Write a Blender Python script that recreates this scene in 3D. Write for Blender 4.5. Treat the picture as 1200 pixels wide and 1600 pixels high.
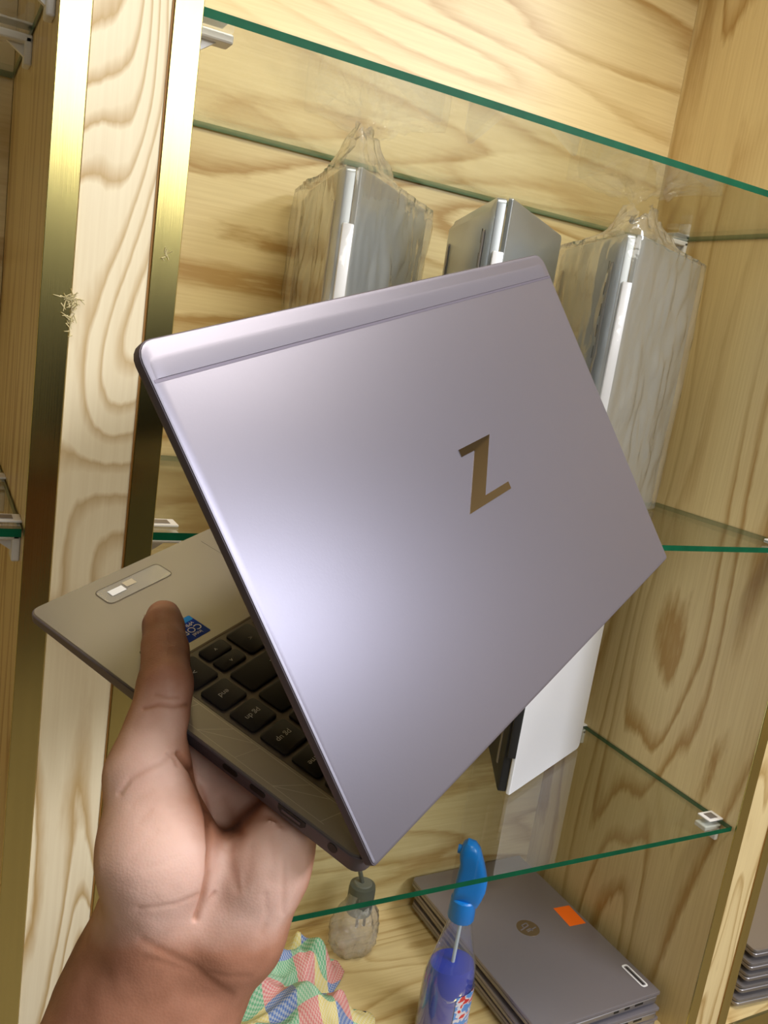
import bpy, bmesh, math, random
import numpy as np
from mathutils import Vector, Matrix, noise as mnoise

random.seed(7)
for o in list(bpy.data.objects):
    bpy.data.objects.remove(o, do_unlink=True)
scene = bpy.context.scene
COL = scene.collection

# ------------------------------------------------------------------ camera
Z0 = 1.30                                    # height of the middle shelf above the shop floor
CAM = np.array([-0.15665, -0.64, 0.17024 + Z0])
RC = np.array([[0.8780802549499798, -0.4555449904253102, 0.14647125166865602],
               [0.036741841270829106, -0.2410071064401404, -0.9698276196032882],
               [0.47710072622770966, 0.8569681069583365, -0.19488601973778727]])   # rows: right, down, forward
FPX = 1332.447
cd = bpy.data.cameras.new('camera')
cam = bpy.data.objects.new('camera', cd)
COL.objects.link(cam)
m = Matrix(((RC[0][0], -RC[1][0], -RC[2][0], CAM[0]),
            (RC[0][1], -RC[1][1], -RC[2][1], CAM[1]),
            (RC[0][2], -RC[1][2], -RC[2][2], CAM[2]),
            (0, 0, 0, 1)))
cam.matrix_world = m
cd.sensor_fit = 'VERTICAL'
cd.sensor_height = 24.0
cd.lens = FPX / 1600 * 24.0
cd.clip_start = 0.01
scene.camera = cam

# ------------------------------------------------------------------ world, lights, exposure
w = bpy.data.worlds.new('world')
scene.world = w
w.use_nodes = True
w.node_tree.nodes['Background'].inputs[0].default_value = (0.75, 0.85, 1.0, 1)
w.node_tree.nodes['Background'].inputs[1].default_value = 0.35

def area(name, loc, target, sx, sy, power, color):
    l = bpy.data.lights.new(name, 'AREA')
    l.shape = 'RECTANGLE'; l.size = sx; l.size_y = sy
    l.energy = power; l.color = color
    o = bpy.data.objects.new(name, l)
    COL.objects.link(o)
    o.location = loc
    d = Vector(target) - Vector(loc)
    o.rotation_euler = d.to_track_quat('-Z', 'Y').to_euler()
    return o
area('ceiling_panel_light', (1.70, -2.25, 2.92), (0.9, -1.1, 0.9), 1.1, 1.0, 95, (0.90, 0.93, 1.0))
area('transom_window_daylight', (0.3, -2.76, 2.20), (0.2, 0.0, 1.6), 1.8, 0.95, 26, (1.0, 0.97, 0.90))
area('ceiling_tube_light', (0.40, -0.55, 2.80), (0.15, -0.08, 1.7), 1.2, 0.2, 18, (1.0, 0.94, 0.82))

vs = scene.view_settings
vs.view_transform = 'Standard'
vs.look = 'None'
vs.exposure = 0.32
vs.gamma = 1.0
vs.use_curve_mapping = False

# ------------------------------------------------------------------ helpers
def unproj(px, py, depth):
    q = np.array([(px - 600) / FPX * depth, (py - 800) / FPX * depth, depth])
    return CAM + RC.T @ q

def topix(P):
    q = (np.asarray(P) - CAM) @ RC.T
    return 600 + FPX * q[..., 0] / q[..., 2], 800 + FPX * q[..., 1] / q[..., 2]

def empty(name, loc=(0, 0, 0), rot=None, mat=None, label=None, cat=None, group=None):
    o = bpy.data.objects.new(name, None)
    COL.objects.link(o)
    o.empty_display_size = 0.02
    if mat is not None:
        o.matrix_world = mat
    else:
        o.location = loc
        if rot: o.rotation_euler = rot
    tag(o, label, cat, group)
    return o

def tag(o, label=None, cat=None, group=None, kind=None):
    if label: o['label'] = label
    if cat: o['category'] = cat
    if group: o['group'] = group
    if kind: o['kind'] = kind
    return o

def mesh_obj(name, verts, faces, mat, parent=None, smooth=False, auto=None):
    me = bpy.data.meshes.new(name)
    me.from_pydata([tuple(v) for v in verts], [], faces)
    me.update()
    return link_mesh(name, me, mat, parent, smooth, auto)

def link_mesh(name, me, mat, parent=None, smooth=False, auto=None):
    if mat is not None:
        for mm in (mat if isinstance(mat, (list, tuple)) else [mat]):
            me.materials.append(mm)
    bm = bmesh.new(); bm.from_mesh(me)
    bmesh.ops.recalc_face_normals(bm, faces=bm.faces)
    bm.to_mesh(me); bm.free()
    if smooth:
        me.polygons.foreach_set('use_smooth', [True] * len(me.polygons))
        if auto is not None:
            me.set_sharp_from_angle(angle=math.radians(auto))
    o = bpy.data.objects.new(name, me)
    COL.objects.link(o)
    if parent is not None:
        o.parent = parent
    return o

class MB:
    """collects geometry of one part"""
    def __init__(s): s.v = []; s.f = []
    def add(s, v, f):
        n = len(s.v); s.v += [tuple(map(float, p)) for p in v]; s.f += [tuple(i + n for i in q) for q in f]; return s
    def box(s, x0, x1, y0, y1, z0, z1, b=0.0):
        if b <= 0:
            v = [(x0,y0,z0),(x1,y0,z0),(x1,y1,z0),(x0,y1,z0),(x0,y0,z1),(x1,y0,z1),(x1,y1,z1),(x0,y1,z1)]
            return s.add(v, [(0,3,2,1),(4,5,6,7),(0,1,5,4),(1,2,6,5),(2,3,7,6),(3,0,4,7)])
        bm = bmesh.new()
        bmesh.ops.create_cube(bm, size=1)
        for q in bm.verts:
            q.co = Vector(((x0+x1)/2 + q.co.x*(x1-x0), (y0+y1)/2 + q.co.y*(y1-y0), (z0+z1)/2 + q.co.z*(z1-z0)))
        bmesh.ops.bevel(bm, geom=bm.edges[:], offset=b, segments=2, affect='EDGES', profile=0.5)
        bm.verts.index_update()
        s.add([q.co for q in bm.verts], [[q.index for q in f.verts] for f in bm.faces]); bm.free(); return s
    def loft(s, rings, cap0=True, cap1=True, closed=True):
        n = len(rings[0]); v = [p for r in rings for p in r]; f = []
        for i in range(len(rings)-1):
            for j in range(n if closed else n-1):
                k = (j+1) % n
                f.append((i*n+j, i*n+k, (i+1)*n+k, (i+1)*n+j))
        if cap0: f.append(tuple(range(n))[::-1])
        if cap1: f.append(tuple((len(rings)-1)*n + j for j in range(n)))
        return s.add(v, f)
    def lathe(s, prof, c=(0,0), n=32, cap0=True, cap1=True):
        return s.loft([[(c[0]+r*math.cos(2*math.pi*j/n), c[1]+r*math.sin(2*math.pi*j/n), z) for j in range(n)] for r, z in prof], cap0, cap1)
    def tube(s, pts, r, n=10):
        pts = [Vector(p) for p in pts]; rings = []
        up = Vector((0.13, 0.2, 1)).normalized()
        for i, p in enumerate(pts):
            t = (pts[min(i+1, len(pts)-1)] - pts[max(i-1, 0)]).normalized()
            a = t.cross(up)
            if a.length < 1e-3: a = t.cross(Vector((1,0,0)))
            a.normalize(); b = t.cross(a)
            rr = r[i] if isinstance(r, (list, tuple)) else r
            rings.append([p + a*rr*math.cos(2*math.pi*j/n) + b*rr*math.sin(2*math.pi*j/n) for j in range(n)])
        return s.loft(rings)
    def prism(s, poly, z0, z1):
        return s.loft([[(x, y, z0) for x, y in poly], [(x, y, z1) for x, y in poly]])
    def xf(s, fn):
        s.v = [tuple(fn(p)) for p in s.v]; return s
    def build(s, name, mat, parent=None, smooth=False, auto=None):
        return mesh_obj(name, s.v, s.f, mat, parent, smooth, auto)

def rrect(x0, x1, y0, y1, r, n=5):
    pts = []
    rb = r
    if isinstance(r, tuple): r, rb = r            # radius at the y1 corners, radius at the y0 corners
    for cx, cy, a0 in ((x1-r, y1-r, 0), (x0+r, y1-r, 90), (x0+rb, y0+rb, 180), (x1-rb, y0+rb, 270)):
        r_ = r if a0 < 180 else rb
        for i in range(n+1):
            a = math.radians(a0 + 90*i/n)
            pts.append((cx + r_*math.cos(a), cy + r_*math.sin(a)))
    return pts

def slab(mb, x0, x1, y0, y1, r, rings, n=5, zfn=None):
    L = []
    for ins, z in rings:
        L.append([(x, y, zfn(x, y, z) if zfn else z) for x, y in rrect(x0+ins, x1-ins, y0+ins, y1-ins, (max(r[0]-ins, 0.0004), max(r[1]-ins, 0.0004)) if isinstance(r, tuple) else max(r-ins, 0.0004), n)])
    return mb.loft(L)

def copy_tree(o, parent=None):
    c = o.copy(); COL.objects.link(c); c.parent = parent
    for ch in list(o.children): copy_tree(ch, c)
    return c

# ------------------------------------------------------------------ materials
def newmat(name):
    m = bpy.data.materials.new(name); m.use_nodes = True
    nt = m.node_tree; nt.nodes.clear()
    out = nt.nodes.new('ShaderNodeOutputMaterial')
    return m, nt, out

def N(nt, t, **kw):
    n = nt.nodes.new(t)
    for k, v in kw.items():
        if k.startswith('i_'):
            key = k[2:].replace('_', ' ')
            n.inputs[int(key) if key.isdigit() else key].default_value = v
        else: setattr(n, k, v)
    return n

def srgb(r, g, b):
    f = lambda c: (c/255/12.92) if c/255 <= 0.04045 else ((c/255+0.055)/1.055)**2.4
    return (f(r), f(g), f(b), 1)

def pbr(name, col, rough=0.5, metal=0.0, spec=0.5, noise_amt=0.0, noise_scale=40, bump=0.0, bump_scale=400, aniso=0, stretch=(1,1,1)):
    m, nt, out = newmat(name)
    p = N(nt, 'ShaderNodeBsdfPrincipled')
    p.inputs['Base Color'].default_value = col
    p.inputs['Roughness'].default_value = rough
    p.inputs['Metallic'].default_value = metal
    p.inputs['Specular IOR Level'].default_value = spec
    tc = N(nt, 'ShaderNodeTexCoord'); mp = N(nt, 'ShaderNodeMapping'); mp.inputs['Scale'].default_value = stretch
    nt.links.new(tc.outputs['Object'], mp.inputs['Vector'])
    if noise_amt > 0:
        nz = N(nt, 'ShaderNodeTexNoise'); nz.inputs['Scale'].default_value = noise_scale; nz.inputs['Detail'].default_value = 4
        nt.links.new(mp.outputs[0], nz.inputs['Vector'])
        mx = N(nt, 'ShaderNodeMix', data_type='RGBA')
        mx.inputs[6].default_value = tuple(c*(1-noise_amt) for c in col[:3]) + (1,)
        mx.inputs[7].default_value = tuple(min(1, c*(1+noise_amt)) for c in col[:3]) + (1,)
        nt.links.new(nz.outputs['Fac'], mx.inputs[0]); nt.links.new(mx.outputs[2], p.inputs['Base Color'])
    if bump > 0:
        nb = N(nt, 'ShaderNodeTexNoise'); nb.inputs['Scale'].default_value = bump_scale; nb.inputs['Detail'].default_value = 2
        nt.links.new(mp.outputs[0], nb.inputs['Vector'])
        bp = N(nt, 'ShaderNodeBump'); bp.inputs['Strength'].default_value = bump; bp.inputs['Distance'].default_value = 0.001
        nt.links.new(nb.outputs['Fac'], bp.inputs['Height']); nt.links.new(bp.outputs[0], p.inputs['Normal'])
    nt.links.new(p.outputs[0], out.inputs[0])
    return m

def wood(name, grain='Z', seed=0.0, light=(225, 204, 152), dark=(178, 143, 85), bands=11.0, along=1.1, across=7.0, rough=0.35, fade=(0.22, 1.0), pores=0.24):
    """laminate with broad cathedral figure: contour lines of a noise stretched along the grain"""
    m, nt, out = newmat(name)
    p = N(nt, 'ShaderNodeBsdfPrincipled')
    p.inputs['Roughness'].default_value = rough
    p.inputs['Specular IOR Level'].default_value = 0.4
    tc = N(nt, 'ShaderNodeTexCoord')
    ax = {'X': 0, 'Y': 1, 'Z': 2}[grain]
    def mapped(al, ac, off):
        mp = N(nt, 'ShaderNodeMapping')
        s = [ac]*3; s[ax] = al
        mp.inputs['Scale'].default_value = s; mp.inputs['Location'].default_value = (seed*3.1+off, seed*1.7-off, seed*2.3+off)
        nt.links.new(tc.outputs['Object'], mp.inputs['Vector']); return mp
    n1 = N(nt, 'ShaderNodeTexNoise'); n1.inputs['Scale'].default_value = 1.0; n1.inputs['Detail'].default_value = 1.2; n1.inputs['Roughness'].default_value = 0.4; n1.inputs['Distortion'].default_value = 0.35
    nt.links.new(mapped(along, across, 0).outputs[0], n1.inputs['Vector'])
    n3 = N(nt, 'ShaderNodeTexNoise'); n3.inputs['Scale'].default_value = 1.0; n3.inputs['Detail'].default_value = 3
    nt.links.new(mapped(30, 160, 5).outputs[0], n3.inputs['Vector'])
    k = N(nt, 'ShaderNodeMath', operation='MULTIPLY_ADD'); k.inputs[1].default_value = bands
    jit = N(nt, 'ShaderNodeMath', operation='MULTIPLY'); jit.inputs[1].default_value = 0.22
    nt.links.new(n3.outputs['Fac'], jit.inputs[0])
    nt.links.new(n1.outputs['Fac'], k.inputs[0]); nt.links.new(jit.outputs[0], k.inputs[2])
    fr = N(nt, 'ShaderNodeMath', operation='FRACT'); nt.links.new(k.outputs[0], fr.inputs[0])
    rp = N(nt, 'ShaderNodeValToRGB')
    e = rp.color_ramp.elements
    e[0].position = 0.0; e[0].color = (0, 0, 0, 1)
    e[1].position = 0.55; e[1].color = (0.12, 0.12, 0.12, 1)
    a = e.new(0.86); a.color = (1, 1, 1, 1)
    b = e.new(1.0); b.color = (0, 0, 0, 1)
    nt.links.new(fr.outputs[0], rp.inputs[0])
    # bands fade in and out over the sheet
    n4 = N(nt, 'ShaderNodeTexNoise'); n4.inputs['Scale'].default_value = 1.0; n4.inputs['Detail'].default_value = 1
    nt.links.new(mapped(1.7, 5.0, 11).outputs[0], n4.inputs['Vector'])
    mr = N(nt, 'ShaderNodeMapRange'); mr.inputs[1].default_value = 0.33; mr.inputs[2].default_value = 0.62; mr.inputs[3].default_value = fade[0]; mr.inputs[4].default_value = fade[1]
    nt.links.new(n4.outputs['Fac'], mr.inputs[0])
    mu = N(nt, 'ShaderNodeMath', operation='MULTIPLY'); nt.links.new(rp.outputs[0], mu.inputs[0]); nt.links.new(mr.outputs[0], mu.inputs[1])
    # fine pore streaks
    n2 = N(nt, 'ShaderNodeTexNoise'); n2.inputs['Scale'].default_value = 1.0; n2.inputs['Detail'].default_value = 2
    nt.links.new(mapped(9, 330, 2).outputs[0], n2.inputs['Vector'])
    mr2 = N(nt, 'ShaderNodeMapRange'); mr2.inputs[1].default_value = 0.35; mr2.inputs[2].default_value = 0.75; mr2.inputs[3].default_value = 0.0; mr2.inputs[4].default_value = pores
    nt.links.new(n2.outputs['Fac'], mr2.inputs[0])
    ad = N(nt, 'ShaderNodeMath', operation='ADD', use_clamp=True); nt.links.new(mu.outputs[0], ad.inputs[0]); nt.links.new(mr2.outputs[0], ad.inputs[1])
    mx = N(nt, 'ShaderNodeMix', data_type='RGBA')
    mx.inputs[6].default_value = srgb(*light); mx.inputs[7].default_value = srgb(*dark)
    nt.links.new(ad.outputs[0], mx.inputs[0]); nt.links.new(mx.outputs[2], p.inputs['Base Color'])
    bp = N(nt, 'ShaderNodeBump'); bp.inputs['Strength'].default_value = 0.08; bp.inputs['Distance'].default_value = 0.0005
    nt.links.new(n2.outputs['Fac'], bp.inputs['Height']); nt.links.new(bp.outputs[0], p.inputs['Normal'])
    nt.links.new(p.outputs[0], out.inputs[0])
    return m

def clear(name, tint=(0.965, 0.985, 0.97), f0=0.085, rough=0.0, haze=0.0, hazecol=(0.8, 0.8, 0.8), bump=0, bump_scale=60, fpow=5.0):
    """thin clear sheet: transparent + Schlick reflection (+ a little surface haze)"""
    m, nt, out = newmat(name)
    tr = N(nt, 'ShaderNodeBsdfTransparent'); tr.inputs[0].default_value = (*tint, 1)
    gl = N(nt, 'ShaderNodeBsdfGlossy'); gl.inputs['Roughness'].default_value = rough
    lw = N(nt, 'ShaderNodeLayerWeight')
    pw = N(nt, 'ShaderNodeMath', operation='POWER'); pw.inputs[1].default_value = fpow
    nt.links.new(lw.outputs['Facing'], pw.inputs[0])
    ma = N(nt, 'ShaderNodeMath', operation='MULTIPLY_ADD', use_clamp=True); ma.inputs[1].default_value = 1-f0; ma.inputs[2].default_value = f0
    nt.links.new(pw.outputs[0], ma.inputs[0])
    base = tr
    if haze > 0:
        df = N(nt, 'ShaderNodeBsdfDiffuse'); df.inputs[0].default_value = (*hazecol, 1)
        mh = N(nt, 'ShaderNodeMixShader'); mh.inputs[0].default_value = haze
        nt.links.new(tr.outputs[0], mh.inputs[1]); nt.links.new(df.outputs[0], mh.inputs[2]); base = mh
    mx = N(nt, 'ShaderNodeMixShader')
    nt.links.new(ma.outputs[0], mx.inputs[0]); nt.links.new(base.outputs[0], mx.inputs[1]); nt.links.new(gl.outputs[0], mx.inputs[2])
    if bump > 0:
        tc = N(nt, 'ShaderNodeTexCoord'); nb = N(nt, 'ShaderNodeTexNoise'); nb.inputs['Scale'].default_value = bump_scale; nb.inputs['Detail'].default_value = 3; nb.inputs['Distortion'].default_value = 1.0
        nt.links.new(tc.outputs['Object'], nb.inputs['Vector'])
        bp = N(nt, 'ShaderNodeBump'); bp.inputs['Strength'].default_value = bump; bp.inputs['Distance'].default_value = 0.01
        nt.links.new(nb.outputs['Fac'], bp.inputs['Height']); nt.links.new(bp.outputs[0], gl.inputs['Normal']); nt.links.new(bp.outputs[0], lw.inputs['Normal'])
    nt.links.new(mx.outputs[0], out.inputs[0])
    return m

M = {}
M['wood_back'] = wood('ash_laminate_back', 'X', 1.0)
M['wood_back_left'] = wood('ash_laminate_back_left', 'X', 4.3)
M['wood_side'] = wood('ash_laminate_side', 'Z', 2.2)
M['wood_post'] = wood('ash_laminate_post', 'Z', 5.4, light=(244, 231, 200), dark=(190, 158, 106), bands=21, along=2.4, across=10, fade=(0.6, 1.0), pores=0.12)
M['wood_post_b'] = wood('ash_laminate_post_b', 'Z', 8.1, light=(234, 212, 160), dark=(182, 148, 90), bands=11, along=2.6, across=14, fade=(0.6, 1.0), pores=0.12)
M['wood_floor'] = wood('ash_laminate_floor', 'X', 7.7, along=2.2, across=9.0, fade=(0.5, 1.0))
M['brass'] = pbr('brushed_brass', srgb(212, 199, 132), 0.2, 1.0, noise_amt=0.08, noise_scale=6, bump=0.05, bump_scale=30, stretch=(40, 40, 1))
M['edge_line'] = pbr('raw_board_edge', srgb(150, 105, 45), 0.6)
M['glass'] = clear('shelf_glass')
M['glass_edge'] = pbr('green_glass_edge', srgb(10, 84, 56), 0.4, 0.0, 0.12, noise_amt=0.35, noise_scale=60)
M['white_plastic'] = pbr('white_plastic', srgb(228, 226, 224), 0.35, bump=0.02)
M['grey_edge'] = pbr('grey_aluminium_side', srgb(150, 146, 148), 0.36, 0.7, 0.5, noise_amt=0.03, noise_scale=8)
M['wall_paint'] = pbr('dark_shop_wall', srgb(84, 84, 72), 0.8, noise_amt=0.1, noise_scale=3)
M['ceiling_paint'] = pbr('ceiling_paint', srgb(190, 182, 168), 0.85, noise_amt=0.05, noise_scale=3)
M['beige_paint'] = pbr('beige_shop_wall', srgb(214, 190, 146), 0.8, noise_amt=0.1, noise_scale=3)
M['tile'] = pbr('floor_tile', srgb(140, 125, 105), 0.45, noise_amt=0.1, noise_scale=5)

# ------------------------------------------------------------------ the shop room
def struct(name, mb, mat):
    return tag(mb.build(name, mat), kind='structure')
struct('floor', MB().box(-2.2, 3.2, -2.9, 0.6, -0.1, 0.0), M['tile'])
struct('ceiling', MB().box(-2.2, 3.2, -2.9, 0.6, 2.95, 3.05), M['ceiling_paint'])
struct('wall_back', MB().box(-2.2, 3.2, 0.45, 0.6, 0.0, 2.95), M['wall_paint'])
struct('wall_left', MB().box(-2.3, -2.2, -2.9, 0.6, 0.0, 2.95), M['wall_paint'])
struct('wall_right', MB().box(3.2, 3.3, -2.9, 0.6, 0.0, 2.95), M['beige_paint'])
struct('wall_front', MB().box(-2.2, 3.2, -2.95, -2.8, 0.0, 2.95), M['wall_paint'])

# ------------------------------------------------------------------ display cabinet
W, H, DEP, PW, PWR = 0.78433, 0.3755, 0.36532, 0.0906, 0.0825
FZ = Z0 - 0.704                     # cabinet floor board top
TOP = Z0 + 0.98
XL, XR = -PW - 0.80, W + PWR + 0.80
cab = empty('display_cabinet', (0, 0, 0), label='wood laminate display cabinet with brass trimmed posts behind the held laptop', cat='cabinet')
MB().box(0.0005, W-0.0005, DEP, DEP+0.016, FZ-0.018, TOP).build('back_panel', M['wood_back'], cab)
MB().box(XL, -PW-0.0005, DEP, DEP+0.016, FZ-0.018, TOP).build('back_panel', M['wood_back_left'], cab)
MB().box(W+PWR+0.0005, XR, DEP, DEP+0.016, FZ-0.018, TOP).build('back_panel', M['wood_back_left'], cab)
MB().box(XL, -PW-0.0005, 0.003, DEP-0.0005, FZ-0.018, FZ).build('floor_board', M['wood_floor'], cab)
MB().box(0.0005, W-0.0005, 0.003, DEP-0.0005, FZ-0.018, FZ).build('floor_board', M['wood_floor'], cab)
MB().box(W+PWR+0.0005, XR, 0.003, DEP-0.0005, FZ-0.018, FZ).build('floor_board', M['wood_floor'], cab)
MB().box(XL-0.018, XR+0.018, 0.0, DEP+0.016, TOP, TOP+0.018).build('top_board', M['wood_back'], cab)
MB().box(XL-0.018, XL, 0.0, DEP+0.016, FZ-0.018, TOP).build('side_panel', M['wood_side'], cab)
MB().box(XR, XR+0.018, 0.0, DEP+0.016, FZ-0.018, TOP).build('side_panel', M['wood_side'], cab)
MB().box(XL-0.018, XR+0.018, 0.004, DEP+0.016, 0.0, FZ-0.0185).build('lower_cupboard', M['wood_side'], cab)
MB().box(XL, -PW-0.0005, -0.0015, 0.0025, FZ-0.030, FZ+0.001).build('front_rail', M['brass'], cab)
MB().box(0.0005, W-0.0005, -0.0015, 0.0025, FZ-0.030, FZ+0.001).build('front_rail', M['brass'], cab)
MB().box(W+PWR+0.0005, XR, -0.0015, 0.0025, FZ-0.030, FZ+0.001).build('front_rail', M['brass'], cab)

def partition(x0, x1, woodmat, sw0, sw1):
    p = MB().box(x0, x1, 0.0, DEP+0.016, FZ-0.018, TOP).build('partition', M['wood_side'], cab)
    MB().box(x0+sw0+0.0005, x1-sw1-0.0012, -0.0008, -0.0001, FZ-0.018, TOP).build('post_face', woodmat, p)
    MB().box(x0-0.0004, x0+sw0, -0.0022, -0.0001, FZ-0.018, TOP, 0.0005).build('brass_strip', M['brass'], p)
    MB().box(x1-sw1, x1+0.0008, -0.0022, -0.0001, FZ-0.018, TOP, 0.0005).build('brass_strip', M['brass'], p)
    MB().box(x1-sw1-0.0014, x1-sw1-0.0002, -0.0014, -0.0001, FZ-0.018, TOP).build('raw_edge', M['edge_line'], p)
    return p
pl = partition(-PW, 0.0, M['wood_post'], 0.0198, 0.0190)
pr_ = partition(W, W+PWR, M['wood_post_b'], 0.0175, 0.0165)

# torn film / splinters on the brass strips of the near post
def fuzz(cx, cz, sx, sz, n, name='torn_film'):
    mb = MB()
    for i in range(n):
        x = cx + random.gauss(0, sx); z = cz + random.gauss(0, sz)
        L = random.uniform(0.002, 0.006); a = random.uniform(0, 6.28); b = a + 1.57
        p0 = Vector((x, -0.0023, z)); p1 = Vector((x+L*math.cos(a), -0.0028-random.random()*0.0015, z+L*math.sin(a)))
        q = Vector((math.cos(b), 0, math.sin(b)))*0.0005
        mb.add([p0-q, p0+q, p1+q*0.4, p1-q*0.4, p0+Vector((0,-0.0004,0))], [(0,1,2,3),(0,1,4),(1,2,4),(2,3,4),(3,0,4)])
    return mb.build(name, pbr('torn_film_'+str(n), srgb(190, 176, 130), 0.5), pl)
fuzz(-0.0715, Z0+0.165, 0.0030, 0.0035, 46)
fuzz(-0.0705, Z0+0.152, 0.0012, 0.006, 20)
fuzz(-0.0105, Z0+0.207, 0.0012, 0.002, 7)

# ------------------------------------------------------------------ glass shelves
def glass_shelf(x0, x1, z, label, y0=0.004):
    e = empty('glass_shelf', ((x0+x1)/2, DEP/2, z-0.0062), label=label, cat='shelf', group='glass shelves of the display cabinet')
    cx, cy = (x0+x1)/2, DEP/2
    a, b, c, d = x0-cx, x1-cx, y0-cy, DEP-0.003-cy
    t = 0.0062
    MB().add([(a,c,0),(b,c,0),(b,d,0),(a,d,0),(a,c,t),(b,c,t),(b,d,t),(a,d,t)], [(0,3,2,1),(4,5,6,7)]).build('pane', M['glass'], e)
    mb = MB().add([(a,c,0),(b,c,0),(b,d,0),(a,d,0),(a,c,t),(b,c,t),(b,d,t),(a,d,t)], [(0,1,5,4),(1,2,6,5),(2,3,7,6),(3,0,4,7)])
    mb.build('ground_edge', M['glass_edge'], e)
    return e
glass_shelf(0.0015, W-0.0015, Z0+H, 'top glass shelf with green front edge crossing the upper right')
glass_shelf(0.0015, W-0.0015, Z0, 'middle glass shelf passing behind the held laptop, carrying three silver laptops')
glass_shelf(0.0015, W-0.0015, Z0-H, 'lowest glass shelf above the spray bottle and grey laptop stack')
glass_shelf(XL+0.0015, -PW-0.0015, Z0+H, 'upper glass shelf left of the brass trimmed post')
glass_shelf(XL+0.0015, -PW-0.0015, Z0, 'lower glass shelf left of the brass trimmed post')

def clip(x, y, z, side):
    # plastic shelf support fixed to a side wall; side=+1: wall is on the left (clip points to +x)
    mb = MB()
    s = side
    xa, xb = sorted((x, x+s*0.030))
    mb.box(xa, xb, y-0.009, y+0.009, z-0.0135, z-0.0066, 0.0015)          # arm under the glass
    xa, xb = sorted((x, x+s*0.006))
    mb.box(xa, xb, y-0.009, y+0.009, z-0.030, z-0.008, 0.0015)            # leg against the wall
    xa, xb = sorted((x, x+s*0.026))
    mb.box(xa, xb, y-0.010, y+0.010, z+0.0003, z+0.0022, 0.0005)          # flat plate above the glass
    # gusset
    gx = x+s*0.024
    mb.loft([[(x+s*0.004, y-0.0025, z-0.024),(x+s*0.004, y-0.0025, z-0.010),(gx, y-0.0025, z-0.010)],
             [(x+s*0.004, y+0.0025, z-0.024),(x+s*0.004, y+0.0025, z-0.010),(gx, y+0.0025, z-0.010)]])
    o = mb.build('shelf_clip', M['white_plastic'], cab)
    xa, xb = sorted((x+s*0.006, x+s*0.020))
    MB().box(xa, xb, y-0.006, y+0.006, z+0.0021, z+0.0026).build('clip_pad', M['grey_edge'], o)
    return o
for zz in (Z0+H, Z0, Z0-H):
    clip(0.0, 0.030, zz, 1); clip(W, 0.030, zz, -1); clip(0.0, 0.30, zz, 1); clip(W, 0.30, zz, -1)
for zz in (Z0+H, Z0):
    clip(-PW, 0.030, zz, -1); clip(-PW, 0.185, zz, -1)

# ------------------------------------------------------------------ laptops
def brushed(name, col, rough, metal):
    return pbr(name, col, rough, metal, 0.5, noise_amt=0.03, noise_scale=8, bump=0.02, bump_scale=900)
M['zlid'] = brushed('lavender_grey_aluminium', srgb(138, 135, 149), 0.43, 0.75)
M['zgroove'] = brushed('lavender_grey_groove', srgb(122, 116, 131), 0.5, 0.7)
M['zdeck'] = brushed('warm_grey_deck', srgb(136, 130, 127), 0.42, 0.65)
M['zside'] = brushed('dark_side_rim', srgb(98, 90, 98), 0.5, 0.4)
M['silver'] = brushed('silver_aluminium', srgb(186, 192, 198), 0.34, 0.8)
M['silver_edge'] = brushed('bright_silver_edge', srgb(235, 235, 242), 0.35, 0.15)
M['white_lid'] = brushed('white_silver_lid', srgb(240, 242, 250), 0.4, 0.1)
M['dark_bottom'] = pbr('black_bottom_cover', srgb(28, 28, 30), 0.5)
M['grey'] = brushed('mid_grey_aluminium', srgb(154, 150, 160), 0.36, 0.65)
M['dark'] = pbr('dark_slot', srgb(14, 13, 14), 0.5)
M['key'] = pbr('charcoal_key', srgb(40, 35, 34), 0.6, spec=0.3)
M['recess'] = pbr('keyboard_well', srgb(96, 88, 82), 0.5, 0.4)
M['screen'] = pbr('dark_screen', srgb(12, 12, 14), 0.08)
M['mirror'] = pbr('dark_mirror_logo', srgb(196, 186, 172), 0.04, 1.0)
M['legend'] = pbr('key_legend', srgb(190, 186, 182), 0.5)
M['line'] = pbr('etched_line', srgb(176, 168, 160), 0.4, 0.5)
M['blue_stk'] = pbr('blue_sticker', srgb(16, 62, 168), 0.6, spec=0.15)
M['cyan_stk'] = pbr('light_blue_sticker', srgb(40, 150, 230), 0.6, spec=0.15)
M['white_stk'] = pbr('white_print', srgb(232, 232, 236), 0.4)
M['orange_stk'] = pbr('orange_sticker', srgb(250, 112, 18), 0.5)
M['film'] = clear('clear_film_label', (0.94, 0.93, 0.91), 0.04, 0.25, haze=0.10)
M['bronze_logo'] = pbr('bronze_logo', srgb(150, 134, 108), 0.3, 0.8)
LAPW, LAPD = 0.3234, 0.2146

def lidmap(th, xs=0.0):
    c, s = math.cos(th), math.sin(th)
    return lambda p: (p[0]+xs, p[1]*c - p[2]*s, p[1]*s + p[2]*c)    # p=(x, r, n)

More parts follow.
